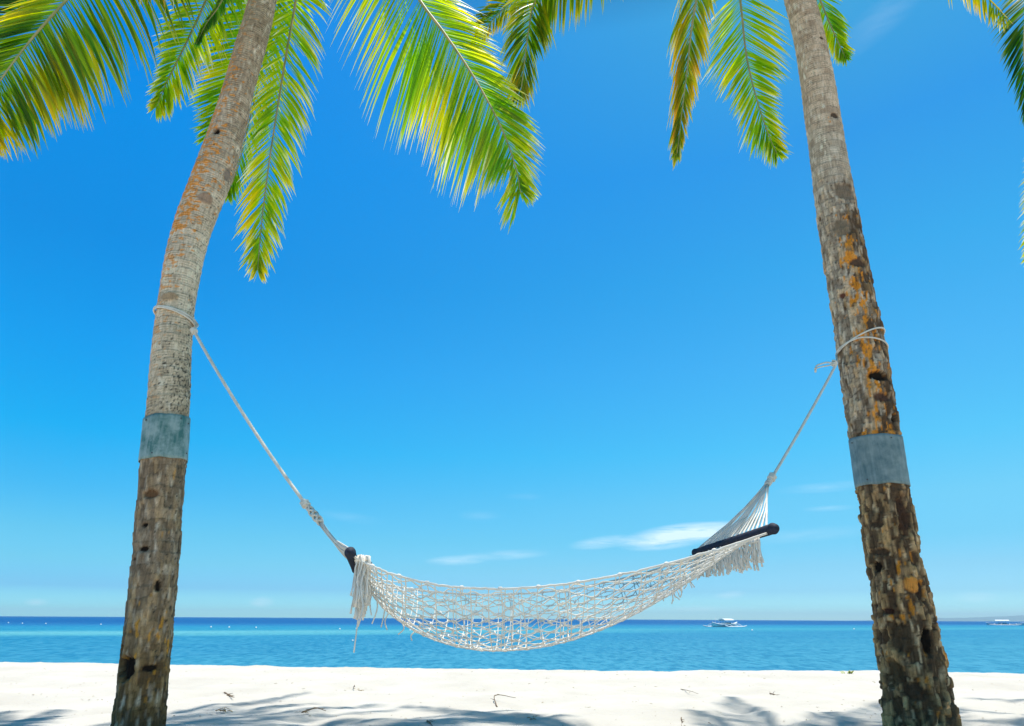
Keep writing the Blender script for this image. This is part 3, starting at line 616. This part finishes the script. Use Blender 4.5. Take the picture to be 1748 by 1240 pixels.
# ------------------------------------------------------------------ metal bands nailed round the trunks
def metal_band(tr, y0, y1, m, label, seam, rip):
    d0, d1 = tr.at_y(y1), tr.at_y(y0); nr, na = 16, 72; q = MB(); vs = []
    fr = tr.frame((d0 + d1)/2)
    for layer in (0, 1):
        for i in range(nr + 1):
            d = lerp(d0, d1, i/nr); c, r, v, s, *_ = tr.frame(d)
            for k in range(na + 1):
                th = seam + (2*pi + .28)*k/na; over = .004*(k/na)
                wv = .0022*nz3(cos(th)*3 + rip, sin(th)*3, i*.35) + .004*nz3(cos(th)*1.2, sin(th)*1.2 + rip, 1)
                ed = .004*nz3(th*2.2, rip, 3 if i < nr/2 else 8)*(1 if i in (0, nr) else 0)
                rr = r + .0075 + over + wv - layer*.0022
                T = fr[7]; vs.append(tuple(c + v*cos(th)*rr + s*sin(th)*rr + T*ed*2))
    w = na + 1; off = (nr + 1)*w; fs = []
    for i in range(nr):
        for k in range(na):
            a = i*w + k; fs.append((a, a+1, a+w+1, a+w)); fs.append((off + a, off + a + w, off + a + w + 1, off + a + 1))
    for k in range(na):
        fs.append((k, off + k, off + k + 1, k + 1)); a = nr*w + k; fs.append((a, a + 1, off + a + 1, off + a))
    for i in range(nr):
        a = i*w; fs.append((a, a + w, off + a + w, off + a)); a = i*w + na; fs.append((a, off + a, off + a + w, a + w))
    q.add(vs, fs); c0 = tr.frame(d0)[0]
    e = empty('metal_band', c0); tag(e, label, 'trunk band')
    q.build('sheet', m, e)
    for k, (th, tt) in enumerate([(seam + .12, .15), (seam + .12, .85), (-.5, .1), (.6, .92), (-1.0, .9)]):
        c, r, v, s, *_r = tr.frame(lerp(d0, d1, tt)); nrm = v*cos(th) + s*sin(th); nb = MB()
        p = c + nrm*(r + .0095); nb.tube([p, p + nrm*.005, p + nrm*.007], [.0055, .005, .002], 8); nb.build('nail', m_nail, e)
    return e
metal_band(LT, 717, 789, m_band_l, 'mottled green metal sheet wrapped round the left palm trunk', .95, 1.7)
metal_band(RT, 751, 833, m_band_r, 'smooth grey green metal sheet wrapped round the right palm trunk', 1.9, 6.2)

# ------------------------------------------------------------------ hammock
ham = empty('hammock', (0.1, 4.2, .45)); tag(ham, 'white knotted cord hammock with dark spreader bars tied between two palms', 'hammock')
def strand_rope(pts, r, name, m, parent, pitch=.06, n=None, ns=3):
    """laid rope: three strands twisted round the line"""
    tot = sum((Vector(a) - Vector(b_)).length for a, b_ in zip(pts, pts[1:])); n = n or max(12, int(tot/.006)); C_ = catmull(pts, n); q = MB()
    fr = []; up = None
    for i, p in enumerate(C_):
        t_ = (C_[min(i+1, n-1)] - C_[max(i-1, 0)]).normalized()
        if up is None: up = t_.orthogonal().normalized()
        up = (up - t_*up.dot(t_)).normalized(); fr.append((p, up.copy(), t_.cross(up)))
    for s in range(ns):
        q.tube([p + (a*cos(2*pi*(i/n*tot/pitch + s/ns)) + b_*sin(2*pi*(i/n*tot/pitch + s/ns)))*r*.36 for i, (p, a, b_) in enumerate(fr)], r*.68, 6)
    return q.build(name, m, parent)
def knot(c, r, name, axis_, parent, rngk):
    q = MB(); A = axis_.normalized(); u = A.orthogonal().normalized(); v = A.cross(u)
    for k in range(3):
        o = c + A*(k - 1)*r*.7; tl = rngk.uniform(-.5, .5)
        q.tube([o + (u*cos(a) + v*sin(a))*r + A*r*tl*sin(a + k) for a in [2*pi*i/16 for i in range(16)]], r*.46, 6, closed=True)
    q.tube([c - A*r*1.4, c + A*r*1.4], r*.8, 8)
    q.tube([c - A*r*1.2 + u*r*.6, c + u*r*1.25, c + A*r*1.3 - v*r*.2], r*.42, 6)
    return q.build(name, m_rope, parent)
rk = random.Random(3)
# end points
NL, FL = P(598, 944, 3.55), P(608, 972, 4.62)
NR, FR = P(1319, 903, 3.50), P(1188, 944, 4.92)
KL, KR = P(521, 860, 4.15), P(1318, 815, 4.35)
TL, TR_ = P(331, 565, 4.36), P(1428, 621, 4.74)
# main ropes with a little sag
def sagline(a, b_, s, n=9): return [a.lerp(b_, i/(n-1)) - UP*s*4*(i/(n-1))*(1 - i/(n-1)) for i in range(n)]
ropeL = strand_rope(sagline(TL, KL, .035), .0105, 'hanging_rope', m_rope, ham)
ropeR = strand_rope(sagline(TR_, KR, .012), .0095, 'hanging_rope', m_rope, ham)
# loops round the trunks
def loop(tr, f, n=60, off=.011): return [tr.surf(f(2*pi*i/n), 2*pi*i/n, off) for i in range(n)]
def loop_mesh(fs, tr, name, r=.0075):
    q = MB()
    for f in fs: q.tube(loop(tr, f), r, 7, closed=True)
    return q
lp = loop_mesh([lambda th: 541 + 9.5*sin(th) + 2.5*cos(th + .4), lambda th: 545 + 11*sin(th) + 1.5*cos(th + .4)], LT, 'tie')
s0 = LT.surf(552, 1.15, .014)
lp.tube([s0, LT.surf(556, 1.4, .022), TL], .0075, 7); lp.tube([LT.surf(549, 1.1, .014), LT.surf(553, 1.45, .03), TL + Vector((.005, 0, .01))], .007, 7)
lp.build('trunk_loop', m_rope, ham)
knot(TL, .016, 'knot', TL - KL, ham, rk)
lp = loop_mesh([lambda th: 588 - 17*sin(th), lambda th: 597 + (-6*sin(th) if sin(th) < 0 else 1*sin(th)) - 5*cos(th)], RT, 'tie', .0065)
kc = P(1424, 621, 4.74)
for yy, th in ((604, -1.35), (603, -1.25)):
    lp.tube([RT.surf(yy, th, .012), kc + Vector((.02, 0, .01)), kc], .0065, 7)
lp.build('trunk_loop', m_rope, ham)
knot(kc, .016, 'knot', Vector((.5, 0, 1)), ham, rk)
q = MB()
q.tube(catmull([kc, P(1412, 619, 4.72), P(1400, 622, 4.72), P(1393, 626, 4.72), P(1392, 636, 4.72)], 20), [.006]*17 + [.008, .009, .006], 6)
q.tube(catmull([kc, P(1415, 624, 4.70), P(1404, 626, 4.70), P(1396, 628, 4.70), P(1390, 630, 4.70)], 20), .005, 6)
q.build('loose_end', m_rope, ham)
knot(KL, .019, 'knot', KL - TL, ham, rk); knot(KR, .019, 'knot', KR - TR_, ham, rk)
# the plaited throat below each knot
def plait(a, b_, r0, r1, name):
    q = MB(); n = 50; A = (b_ - a); t_ = A.normalized(); u = t_.orthogonal().normalized(); v = t_.cross(u)
    for s in range(6):
        pts = [a + A*(i/n) + (u*cos(2*pi*s/6 + i*.16*(1 if s % 2 else -1)) + v*sin(2*pi*s/6 + i*.16*(1 if s % 2 else -1)))*lerp(r0, r1, sin(pi*.75*i/n)) for i in range(n + 1)]
        q.tube(pts, .0072, 6)
    return q.build(name, m_rope, ham)
BL = (NL + FL)/2; BRc = (NR + FR)/2
EL = KL.lerp(BL, .34); ER = KR.lerp(BRc, .13)
plait(KL, EL, .006, .019, 'plaited_throat'); plait(KR, ER, .006, .014, 'plaited_throat')
# fans of cords from the throat to the bar
def fan(e, a, b_, n, name):
    q = MB()
    for i in range(n):
        f = (i + .5)/n; t_ = a.lerp(b_, f); o = e + Vector((rk.gauss(0, .006), rk.gauss(0, .006), rk.gauss(0, .006)))
        s = rk.uniform(0, .018)
        pts = [o, o.lerp(t_, .35) - UP*s*.8, o.lerp(t_, .7) - UP*s*.7, t_ + UP*.02, t_]
        q.tube(catmull(pts, 14), .0042, 5)
        for dy in (-.008, .008):
            q.tube(catmull([o.lerp(t_, .55) - UP*s*.7, t_ + (b_ - a).normalized()*dy + UP*.02, t_ + (b_ - a).normalized()*dy*1.5 - UP*.01], 6), .0035, 5)
    return q.build(name, m_cotton, ham)
fan(EL, NL.lerp(FL, .03), FL, 19, 'suspension_cords'); fan(ER, NR.lerp(FR, .03), FR, 19, 'suspension_cords')
# spreader bars: wooden core wrapped in dark cord
def bar(a, b_, name, r=.019):
    A = (b_ - a); L_ = A.length; t_ = A.normalized(); u = t_.orthogonal().normalized(); v = t_.cross(u)
    e = MB(); e.tube([a - t_*.03, a - t_*.026, b_ + t_*.026, b_ + t_*.03], [r*.7, r*.92, r*.92, r*.7], 16)
    o = e.build(name, m_redwood, ham)
    q = MB(); turns = int(L_/.013); n = turns*12
    q.tube([a + A*(i/n) + (u*cos(2*pi*i/12) + v*sin(2*pi*i/12))*(r + .001 + .0025*nz3(i*.021, 2, 2)) for i in range(n + 1)], .0068, 5)
    w = q.build('cord_wrapping', m_navy, o, loc=Vector((0, 0, 0)))
    for end, s in ((a, -1), (b_, 1)):
        k = MB()
        for j in range(3):
            c = end + t_*s*(.006 + .011*j); rr = r + .002 - .003*j
            k.tube([c + (u*cos(x) + v*sin(x))*rr for x in [2*pi*i/18 for i in range(18)]], .0085, 6, closed=True)
        k.tube([end + t_*s*.022, end + t_*s*.034, end + t_*s*.042, end + t_*s*.047], [r*1.2, r*1.1, r*.8, r*.3], 14)
        k.build('end_binding', m_navy, o, loc=Vector((0, 0, 0)))
    return o
bar(NL, FL, 'spreader_bar'); bar(NR, FR, 'spreader_bar')
# bed of knotted net
NM, FM = P(893, 1004, 3.62), P(905, 1013, 4.75)
def para(a, m_, b_, u): return a*(2*(u - .5)*(u - 1)) + m_*(-4*u*(u - 1)) + b_*(2*u*(u - .5))
dn = UP*-.018
NLn, FLn, NRn, FRn = NL.lerp(FL, .02) + dn + Vector((.02, 0, 0)), FL + dn*3.2 + Vector((.03, 0, 0)), NR.lerp(FR, .02) + dn + Vector((-.02, 0, 0)), FR + dn
def bed(u, v):
    v = .5*v + .5*(.5 - .5*cos(pi*v))
    a = para(NLn, NM, NRn, u); b_ = para(FLn, FM, FRn, u); w = max(0, u)**.86
    bel = .285*(1 - abs(2*w - 1)**2.15) + .03*min(1, u*12)*min(1, (1 - u)*12)
    sec = 1 - abs(2*v - 1)**2.1
    return a.lerp(b_, v) - UP*bel*sec
rn = random.Random(21)
NC, MC = 30, 32
q = MB()
J = {}
for i in range(NC + 1):
    for j in range(MC + 1):
        o = 0
        if 0 < i < NC and 0 < j < MC: o = (.38 if (i + j) % 2 == 0 else -.38)/NC
        J[i, j] = ((j + (rn.gauss(0, .14) if 0 < j < MC else 0))/MC, min(1, max(0, i/NC + o + (rn.gauss(0, .006) if 0 < i < NC else 0))))
for i in range(NC + 1):
    pts = []
    for j in range(MC + 1):
        u, v = J[i, j]; pts.append(bed(u, v) + Vector((0, 0, rn.gauss(0, .003))))
        if j < MC:
            u2, v2 = J[i, j+1]; pts.append(bed((u*.72 + u2*.28), v*.88 + v2*.12)); pts.append(bed((u*.28 + u2*.72), v*.12 + v2*.88))
    q.tube(pts, .0062 if i in (0, NC) else .0028*rn.uniform(.85, 1.3), 5)
# knots where neighbouring cords meet
for i in range(1, NC - 1):
    for j in range(1, MC):
        if (i + j) % 2 == 0:
            a = bed(*J[i, j]); b_ = bed(*J[i+1, j]); c = (a + b_)/2; d_ = (b_ - a); 
            q.tube([a - d_*.15, c, b_ + d_*.15], [.004, .0062, .004], 5)
q.build('netting', m_cotton, ham)
# cross cords threaded through the net
q = MB(); j = .6
while j < MC - .3:
    u0 = j/MC; pts = []; ph = rn.uniform(0, 6); wob = rn.uniform(.002, .008)
    for k in range(27):
        v = k/26; pts.append(bed(min(1, max(0, u0 + wob*sin(v*9 + ph))), v) + UP*rn.gauss(0, .0015))
    q.tube(pts, .0026*rn.uniform(.85, 1.3), 5)
    j += rn.choice([.35, .6, .9, 1.3, 1.6]) if 4 < j < MC - 6 else rn.choice([.3, .5, .7])
q.build('cross_cords', m_cotton, ham)
# knots along the edge cords
q = MB()
for v in (0, 1):
    for j in range(2, MC, 3):
        q = MB(); p = bed(j/MC + rn.gauss(0, .004), v); t_ = (bed(j/MC + .01, v) - bed(j/MC - .01, v)).normalized()
        q.tube([p - t_*.012, p - t_*.005, p + t_*.005, p + t_*.012], [.006, .0105, .0105, .006], 7)
        if rn.random() < .35:
            q.tube(catmull([p, p + Vector((rn.gauss(0, .01), rn.gauss(0, .01), -.02)), p + Vector((rn.gauss(0, .02), rn.gauss(0, .015), -.05))], 6), .0028, 5)
        q.build('edge_knot', m_cotton, ham)
# fringes along both bars
def fringe(a, b_, n, l0, l1, drop, name, dx):
    q = MB()
    # twisted header the tassels hang from
    for s in range(2):
        q.tube([a.lerp(b_, i/60) - UP*(.026 + drop*abs(sin(i*.55 + s*1.5))) + Vector((dx, 0, 0)) for i in range(61)], .007, 6)
    for i in range(n):
        f = (i + rn.random()*.8)/n; p = a.lerp(b_, f) - UP*.03 + Vector((dx + rn.gauss(0, .008), 0, 0)); L_ = lerp(l0, l1, f)*rn.uniform(.6, 1.12)
        sw = Vector((rn.gauss(0, .05), rn.gauss(0, .05), -1)); m_ = 7
        pts = [p + Vector((0, 0, .012))]; w = Vector((rn.gauss(0, .006), rn.gauss(0, .006), 0))
        for k in range(1, m_ + 1): pts.append(p + sw*L_*k/m_ + w*sin(k*1.3 + i))
        q.tube(pts, [.0045]*m_ + [.006], 5)
    return q.build(name, m_cotton, ham)
fringe(NL + Vector((.035, .02, .012)), FL + Vector((.03, 0, .01)), 120, .29, .15, .012, 'fringe', .012)
fringe(NL + Vector((.065, .03, .012)), FL + Vector((.07, 0, 0)), 90, .30, .16, .012, 'fringe', .014)
fringe(NR - Vector((.03, -.1, .01)), FR - Vector((.02, 0, 0)), 150, .14, .13, .014, 'fringe', -.01)
# second, tighter gather where the net leaves the right bar, plus stray ends below the bed
for i in range(34):
    q = MB(); f = rn.random(); u = .93 - .10*rn.random(); p = bed(u, .1 + .8*f); L_ = rn.uniform(.02, .06)
    q.tube([p, p + Vector((rn.gauss(0, .006), 0, -L_*.5)), p + Vector((rn.gauss(0, .01), 0, -L_))], .0032, 5)
    q.build('stray_cord_end', m_cotton, ham)
for u, v, L_ in ((.035, .2, .17), (.06, .35, .12), (.075, .3, .15), (.10, .4, .10), (.11, .45, .09), (.15, .5, .06), (.19, .5, .05), (.02, .1, .42)):
    q = MB(); p = bed(u, v); q.tube(catmull([p, p + Vector((rn.gauss(0, .01), 0, -L_*.5)), p + Vector((rn.gauss(0, .012), 0, -L_))], 8), .0038, 5); q.build('stray_cord_end', m_cotton, ham)

# ------------------------------------------------------------------ outrigger boats
def bangka(label, px, py, L_, rz, canopy):
    base = on_plane(px, py, SEA_Z); e = empty('outrigger_boat', (base.x, base.y, SEA_Z), rz); tag(e, label, 'boat', 'outrigger boats anchored offshore')
    Z0 = Vector((0, 0, 0))
    h = MB(); n = 26; sect = []
    for i in range(n + 1):
        x = (i/n - .5)*L_; t_ = 2*i/n - 1; w = .85*(1 - abs(t_)**3.2) + .05; sh = .75 + .75*abs(t_)**3; kz = -.35 + .55*abs(t_)**5
        for (yy, zz) in ((-1, sh), (-.96, sh - .18), (-.7, .15), (0, kz), (.7, .15), (.96, sh - .18), (1, sh)): sect.append((x, yy*w, zz if zz > kz else kz))
        
    fs = [(i*7 + k, i*7 + k + 1, (i+1)*7 + k + 1, (i+1)*7 + k) for i in range(n) for k in range(6)] + [(i*7 + 6, i*7, (i+1)*7, (i+1)*7 + 6) for i in range(n)]
    h.add(sect, fs); hull = h.build('hull', m_white, e, loc=Z0)
    s = MB()
    for sg in (-1, 1): s.tube([((i/n - .5)*L_, sg*(.86*(1 - abs(2*i/n - 1)**3.2) + .07), .45 + .75*abs(2*i/n - 1)**3) for i in range(n + 1)], .07, 5)
    s.build('rubbing_strake', m_bluetrim, hull, loc=Z0)
    c = MB(); c.box((.06*L_, 0, 1.0), (.24*L_, 1.35, .6)); cab = c.build('cabin', m_white, e, loc=Z0, smooth=False)
    for k in range(5):
        for sg in (-1, 1):
            w = MB(); w.box((.06*L_ + (k - 2)*.046*L_, sg*.685, 1.06), (.036*L_, .03, .34)); w.build('window', m_boat_dark, cab, loc=Z0, smooth=False)
    r = MB(); m_ = 8
    vs = []; x0, x1 = (-.13*L_, .24*L_)
    for i in range(2):
        for k in range(m_ + 1):
            a = -1 + 2*k/m_; vs.append((x0 if i == 0 else x1, a*1.35, canopy + .45*(1 - a*a) - .2))
    o = len(vs); vs += [(x, y, z - .16) for x, y, z in vs]
    fs = []
    for k in range(m_): fs += [(k, k+1, m_+2+k, m_+1+k), (o+k, o+m_+1+k, o+m_+2+k, o+k+1), (k, o+k, o+k+1, k+1), (m_+1+k, m_+2+k, o+m_+2+k, o+m_+1+k)]
    fs += [(0, m_+1, o+m_+1, o), (m_, o+m_, o+2*m_+1, 2*m_+1)]
    r.add(vs, fs); r.build('canopy', m_white, e, loc=Z0, smooth=False)
    for i in range(5):
        for sg in (-1, 1):
            p = MB(); x = lerp(x0 + .15, x1 - .15, i/4); p.tube([(x, sg*.8, .7), (x, sg*1.15, canopy)], .05, 6); p.build('post', m_white, e, loc=Z0)
    for sg in (-1, 1):
        f = MB(); pts = [((i/16 - .5)*L_*.86, sg*3.9, .05 + .55*max(0, abs(2*i/16 - 1) - .6)**1.4*2.2) for i in range(17)]
        f.tube(pts, [.10 + .14*(1 - abs(2*i/16 - 1)**3) for i in range(17)], 8); f.build('outrigger_float', m_white, e, loc=Z0)
    for x in (-.30, -.12, .10, .27):
        a = MB(); a.tube([(x*L_, -3.9, .15), (x*L_, -2.8, .72), (x*L_, -.9, 1.0), (x*L_, .9, 1.0), (x*L_, 2.8, .72), (x*L_, 3.9, .15)], .085, 6); a.build('outrigger_arm', m_white, e, loc=Z0)
    ms = MB(); ms.tube([(-.36*L_, 0, .9), (-.36*L_, 0, 2.6)], .05, 6); ms.tube([(-.36*L_, 0, 2.2), (-.24*L_, 0, canopy)], .03, 5); ms.build('mast', m_white, e, loc=Z0)
    return e
bangka('white outrigger boat with a low canopy, between the hammock and the right palm', 1238, 1070.5, 13.5, radians(40), 2.15)
bangka('white outrigger boat with a long flat roof, anchored right of the right palm', 1716, 1067.5, 18.0, radians(146), 2.6)

# ------------------------------------------------------------------ swimming area floats
bs = [(14, 1064), (38, 1065), (78, 1065.5), (172, 1067), (360, 1071.5), (391, 1072), (437, 1072.5), (580, 1075), (602, 1095), (608, 1074.5), (700, 1077), (1284, 1077), (1458, 1075)]
bl = ['white float nearest the left edge of the photo', 'white float second from the left edge', 'white float third from the left edge', 'white float just left of the left palm trunk',
      'white float first right of the left palm trunk', 'white float second right of the left palm trunk', 'white float third right of the left palm trunk', 'white float just left of the hanging hammock cord end',
      'lone white float close to shore below the left end of the hammock', 'white float just right of the hanging hammock cord end', 'white float behind the left part of the netting', 'white float right of the outrigger boat with the low canopy', 'white float close to the left side of the right palm trunk']
fm = MB()
prof = [(0, -.16), (.16, -.12), (.22, 0), (.17, .12), (.09, .19), (.05, .24), (0.0, .25)]
vs = [(r*cos(2*pi*k/14), r*sin(2*pi*k/14), z) for r, z in prof for k in range(14)]
fm.add(vs, [(i*14 + k, i*14 + (k+1) % 14, (i+1)*14 + (k+1) % 14, (i+1)*14 + k) for i in range(6) for k in range(14)])
ring = MB(); ring.tube([(.05*cos(a), 0, .28 + .05*sin(a)) for a in [2*pi*i/12 for i in range(12)]], .012, 5, closed=True)
root0 = None
for (x, y), l in zip(bs, bl):
    p = on_plane(x, y, SEA_Z); p.z = SEA_Z + .04
    if root0 is None:
        root0 = fm.build('mooring_float', m_buoy); ch = ring.build('lifting_ring', m_rope, root0, loc=Vector((0, 0, 0))); o = root0
    else:
        o = root0.copy(); COL.objects.link(o); c2 = ch.copy(); COL.objects.link(c2); c2.parent = o
    s = max(.4, min(.95, p.y/165)); o.scale = (s, s, s)
    o.location = p; tag(o, l, 'float', 'white floats marking the swimming area')

# ------------------------------------------------------------------ twigs, dry leaves and sprouts on the sand
rt = random.Random(77)
def ground(x, y):
    p = on_plane(x, y, -.03)
    for _ in range(4): p = on_plane(x, y, sand_z(p.x, p.y))
    return p
def twig(path, r, label):
    pts = [ground(x, y) + UP*(r*.8 + h) for x, y, h in path]; q = MB(); C_ = catmull(pts, 16)
    q.tube([p + Vector((rt.gauss(0, r*.5), rt.gauss(0, r*.5), 0)) for p in C_], [lerp(r, r*.35, i/15) for i in range(16)], 6)
    for k in (4, 8, 11):
        d = Vector((rt.uniform(-1, 1), rt.uniform(-.4, .4), rt.uniform(.0, .25))).normalized(); q.tube([C_[k], C_[k] + d*r*6], [r*.5, r*.2], 5)
    o = q.build('twig', m_twig); tag(o, label, 'twig'); return origin_to(o, pts[0])
twig([(383, 1184, 0), (392, 1190, .004), (398, 1194, .01)], .008, 'short dark twig at the shadow edge right of the left palm')
twig([(848, 1208, .0), (843, 1200, .03), (850, 1197, .045), (880, 1199, .03)], .0055, 'thin bent twig standing up on the sand below the middle of the hammock')
twig([(516, 1217, 0), (540, 1211, .004), (556, 1215, 0)], .006, 'long thin twig in the shade left of the middle')
twig([(1163, 1226, 0), (1163.5, 1233, .0), (1164, 1240, 0)], .004, 'thin dark upright stick at the bottom edge right of the middle')
twig([(729, 1232, 0), (733, 1237, .01), (738, 1241, 0)], .006, 'small dark stick at the bottom edge below the hammock')
twig([(1315, 1185, 0), (1322, 1188, .006), (1327, 1188, 0)], .006, 'tiny dark twig on bright sand left of the right palm')
twig([(1162, 1177, 0), (1176, 1181, .006), (1192, 1185, 0)], .0035, 'fine pale twig on bright sand below the right half of the hammock')
twig([(605, 1171, .0), (606, 1176, .0), (640, 1178, .0)], .004, 'fine straight twig on the bright sand under the left end of the hammock')
def litter_leaf(c, L_, w, az_, tilt, q, mi=0):
    d = Vector((cos(az_), sin(az_), 0)); s = Vector((-sin(az_), cos(az_), 0)); vs = []
    for i in range(6):
        u = i/5; h = .3*L_*sin(pi*u)*tilt; ww = w*sin(pi*min(1, u*.9 + .06))
        vs += [tuple(c + d*L_*(u - .5) + s*ww + UP*(h + ww*.5)), tuple(c + d*L_*(u - .5) + UP*h), tuple(c + d*L_*(u - .5) - s*ww + UP*(h + ww*.5))]
    q.add(vs, [(i*3 + k, i*3 + k + 1, i*3 + k + 4, i*3 + k + 3) for i in range(5) for k in (0, 1)], mi)
def leaf_heap(x, y, n, spread, L_, label, m=m_dry, name='dry_leaf_heap', cat='dry leaves'):
    q = MB(); c0 = ground(x, y)
    for i in range(n):
        dx, dy = rt.gauss(0, spread), rt.gauss(0, spread*.7); z = sand_z(c0.x + dx, c0.y + dy)
        litter_leaf(Vector((c0.x + dx, c0.y + dy, z + .006 + rt.random()*.02)), L_*rt.uniform(.6, 1.2), L_*.16, rt.uniform(0, pi), rt.uniform(.2, 1.1), q)
    for i in range(n//2):
        dx, dy = rt.gauss(0, spread), rt.gauss(0, spread*.7); a = rt.uniform(0, pi); c = Vector((c0.x + dx, c0.y + dy, sand_z(c0.x + dx, c0.y + dy) + .012))
        q.tube([c, c + Vector((cos(a), sin(a)*.5, .2))*L_*.9, c + Vector((cos(a), sin(a)*.5, .05))*L_*1.7], .0028, 5)
    o = q.build(name, m); tag(o, label, cat); return origin_to(o, c0)
leaf_heap(380, 1218, 9, .04, .04, 'small heap of brown dry leaves in the shade right of the left palm')
leaf_heap(612, 1174, 4, .02, .028, 'few pale dry leaves on the sunlit sand below the left end of the hammock')
leaf_heap(518, 1220, 4, .025, .03, 'small scatter of dry leaves beside the long thin twig')
leaf_heap(912, 1230, 4, .025, .03, 'dry leaf scraps at the bottom edge beneath the middle of the hammock')
def sprout(x, y, n, L_, label):
    q = MB(); c0 = ground(x, y)
    for i in range(n):
        a = rt.uniform(0, 2*pi); d = Vector((cos(a)*.6, sin(a)*.6, rt.uniform(.5, 1))).normalized(); s = d.cross(UP).normalized(); l = L_*rt.uniform(.6, 1.1); b0 = c0 + Vector((rt.gauss(0, .03), rt.gauss(0, .02), -.004))
        vs = []
        for k in range(5):
            u = k/4; p = b0 + d*l*u - UP*l*.35*u*u; w = l*.13*sin(pi*min(1, .15 + .85*u)); vs += [tuple(p + s*w), tuple(p - s*w)]
        q.add(vs, [(k*2, k*2+1, k*2+3, k*2+2) for k in range(4)])
    o = q.build('beach_sprout', m_sprout); tag(o, label, 'plant'); return origin_to(o, c0)
sprout(1378, 1227, 9, .05, 'small yellowish green sprout in the sand left of the right palm foot')
sprout(1450, 1150, 10, .10, 'little green sprout on the sand crest against the sea left of the right palm')
sprout(1386, 1230, 5, .03, 'tiniest green sprout just right of the yellowish sprout by the right palm')
# sand litter nobody could count: shell grit, bark crumbs, fibre
q = MB()
for i in range(1500):
    X = rt.uniform(-6, 6); Y = 4.3 + 5.2*rt.random()**1.6; z = sand_z(X, Y); s = rt.choice([.003, .004, .006, .009])*rt.uniform(.5, 1.1)
    if rt.random() < .35:
        a = rt.uniform(0, pi); q.tube([(X, Y, z + .003), (X + cos(a)*s*3, Y + sin(a)*s*3, z + .006)], s*.22, 4)
    else:
        litter_leaf(Vector((X, Y, z + .003)), s*2.0, s*.6, rt.uniform(0, pi), .6, q)
tag(q.build('beach_litter', m_dry), 'brown bark crumbs and plant fibre scattered over the white sand', 'litter', kind='stuff')

# ------------------------------------------------------------------ the air: far hills fade to blue
hz = MB(); X0, X1, Y0, Y1, Z0_, Z1_ = -41000, 41000, -6000, 41000, -60, 400
hz.box(((X0+X1)/2, (Y0+Y1)/2, (Z0_+Z1_)/2), (X1-X0, Y1-Y0, Z1_-Z0_))
m_air = bpy.data.materials.new('sea_air'); m_air.use_nodes = True; t = m_air.node_tree; t.nodes.clear()
pv = N(t, 'ShaderNodeVolumePrincipled'); pv.inputs['Color'].default_value = (.62, .87, 1.0, 1); pv.inputs['Density'].default_value = 3.6e-5; pv.inputs['Anisotropy'].default_value = .0
ou = N(t, 'ShaderNodeOutputMaterial'); t.links.new(pv.outputs[0], ou.inputs['Volume'])
tag(hz.build('haze', m_air, smooth=False), kind='stuff')
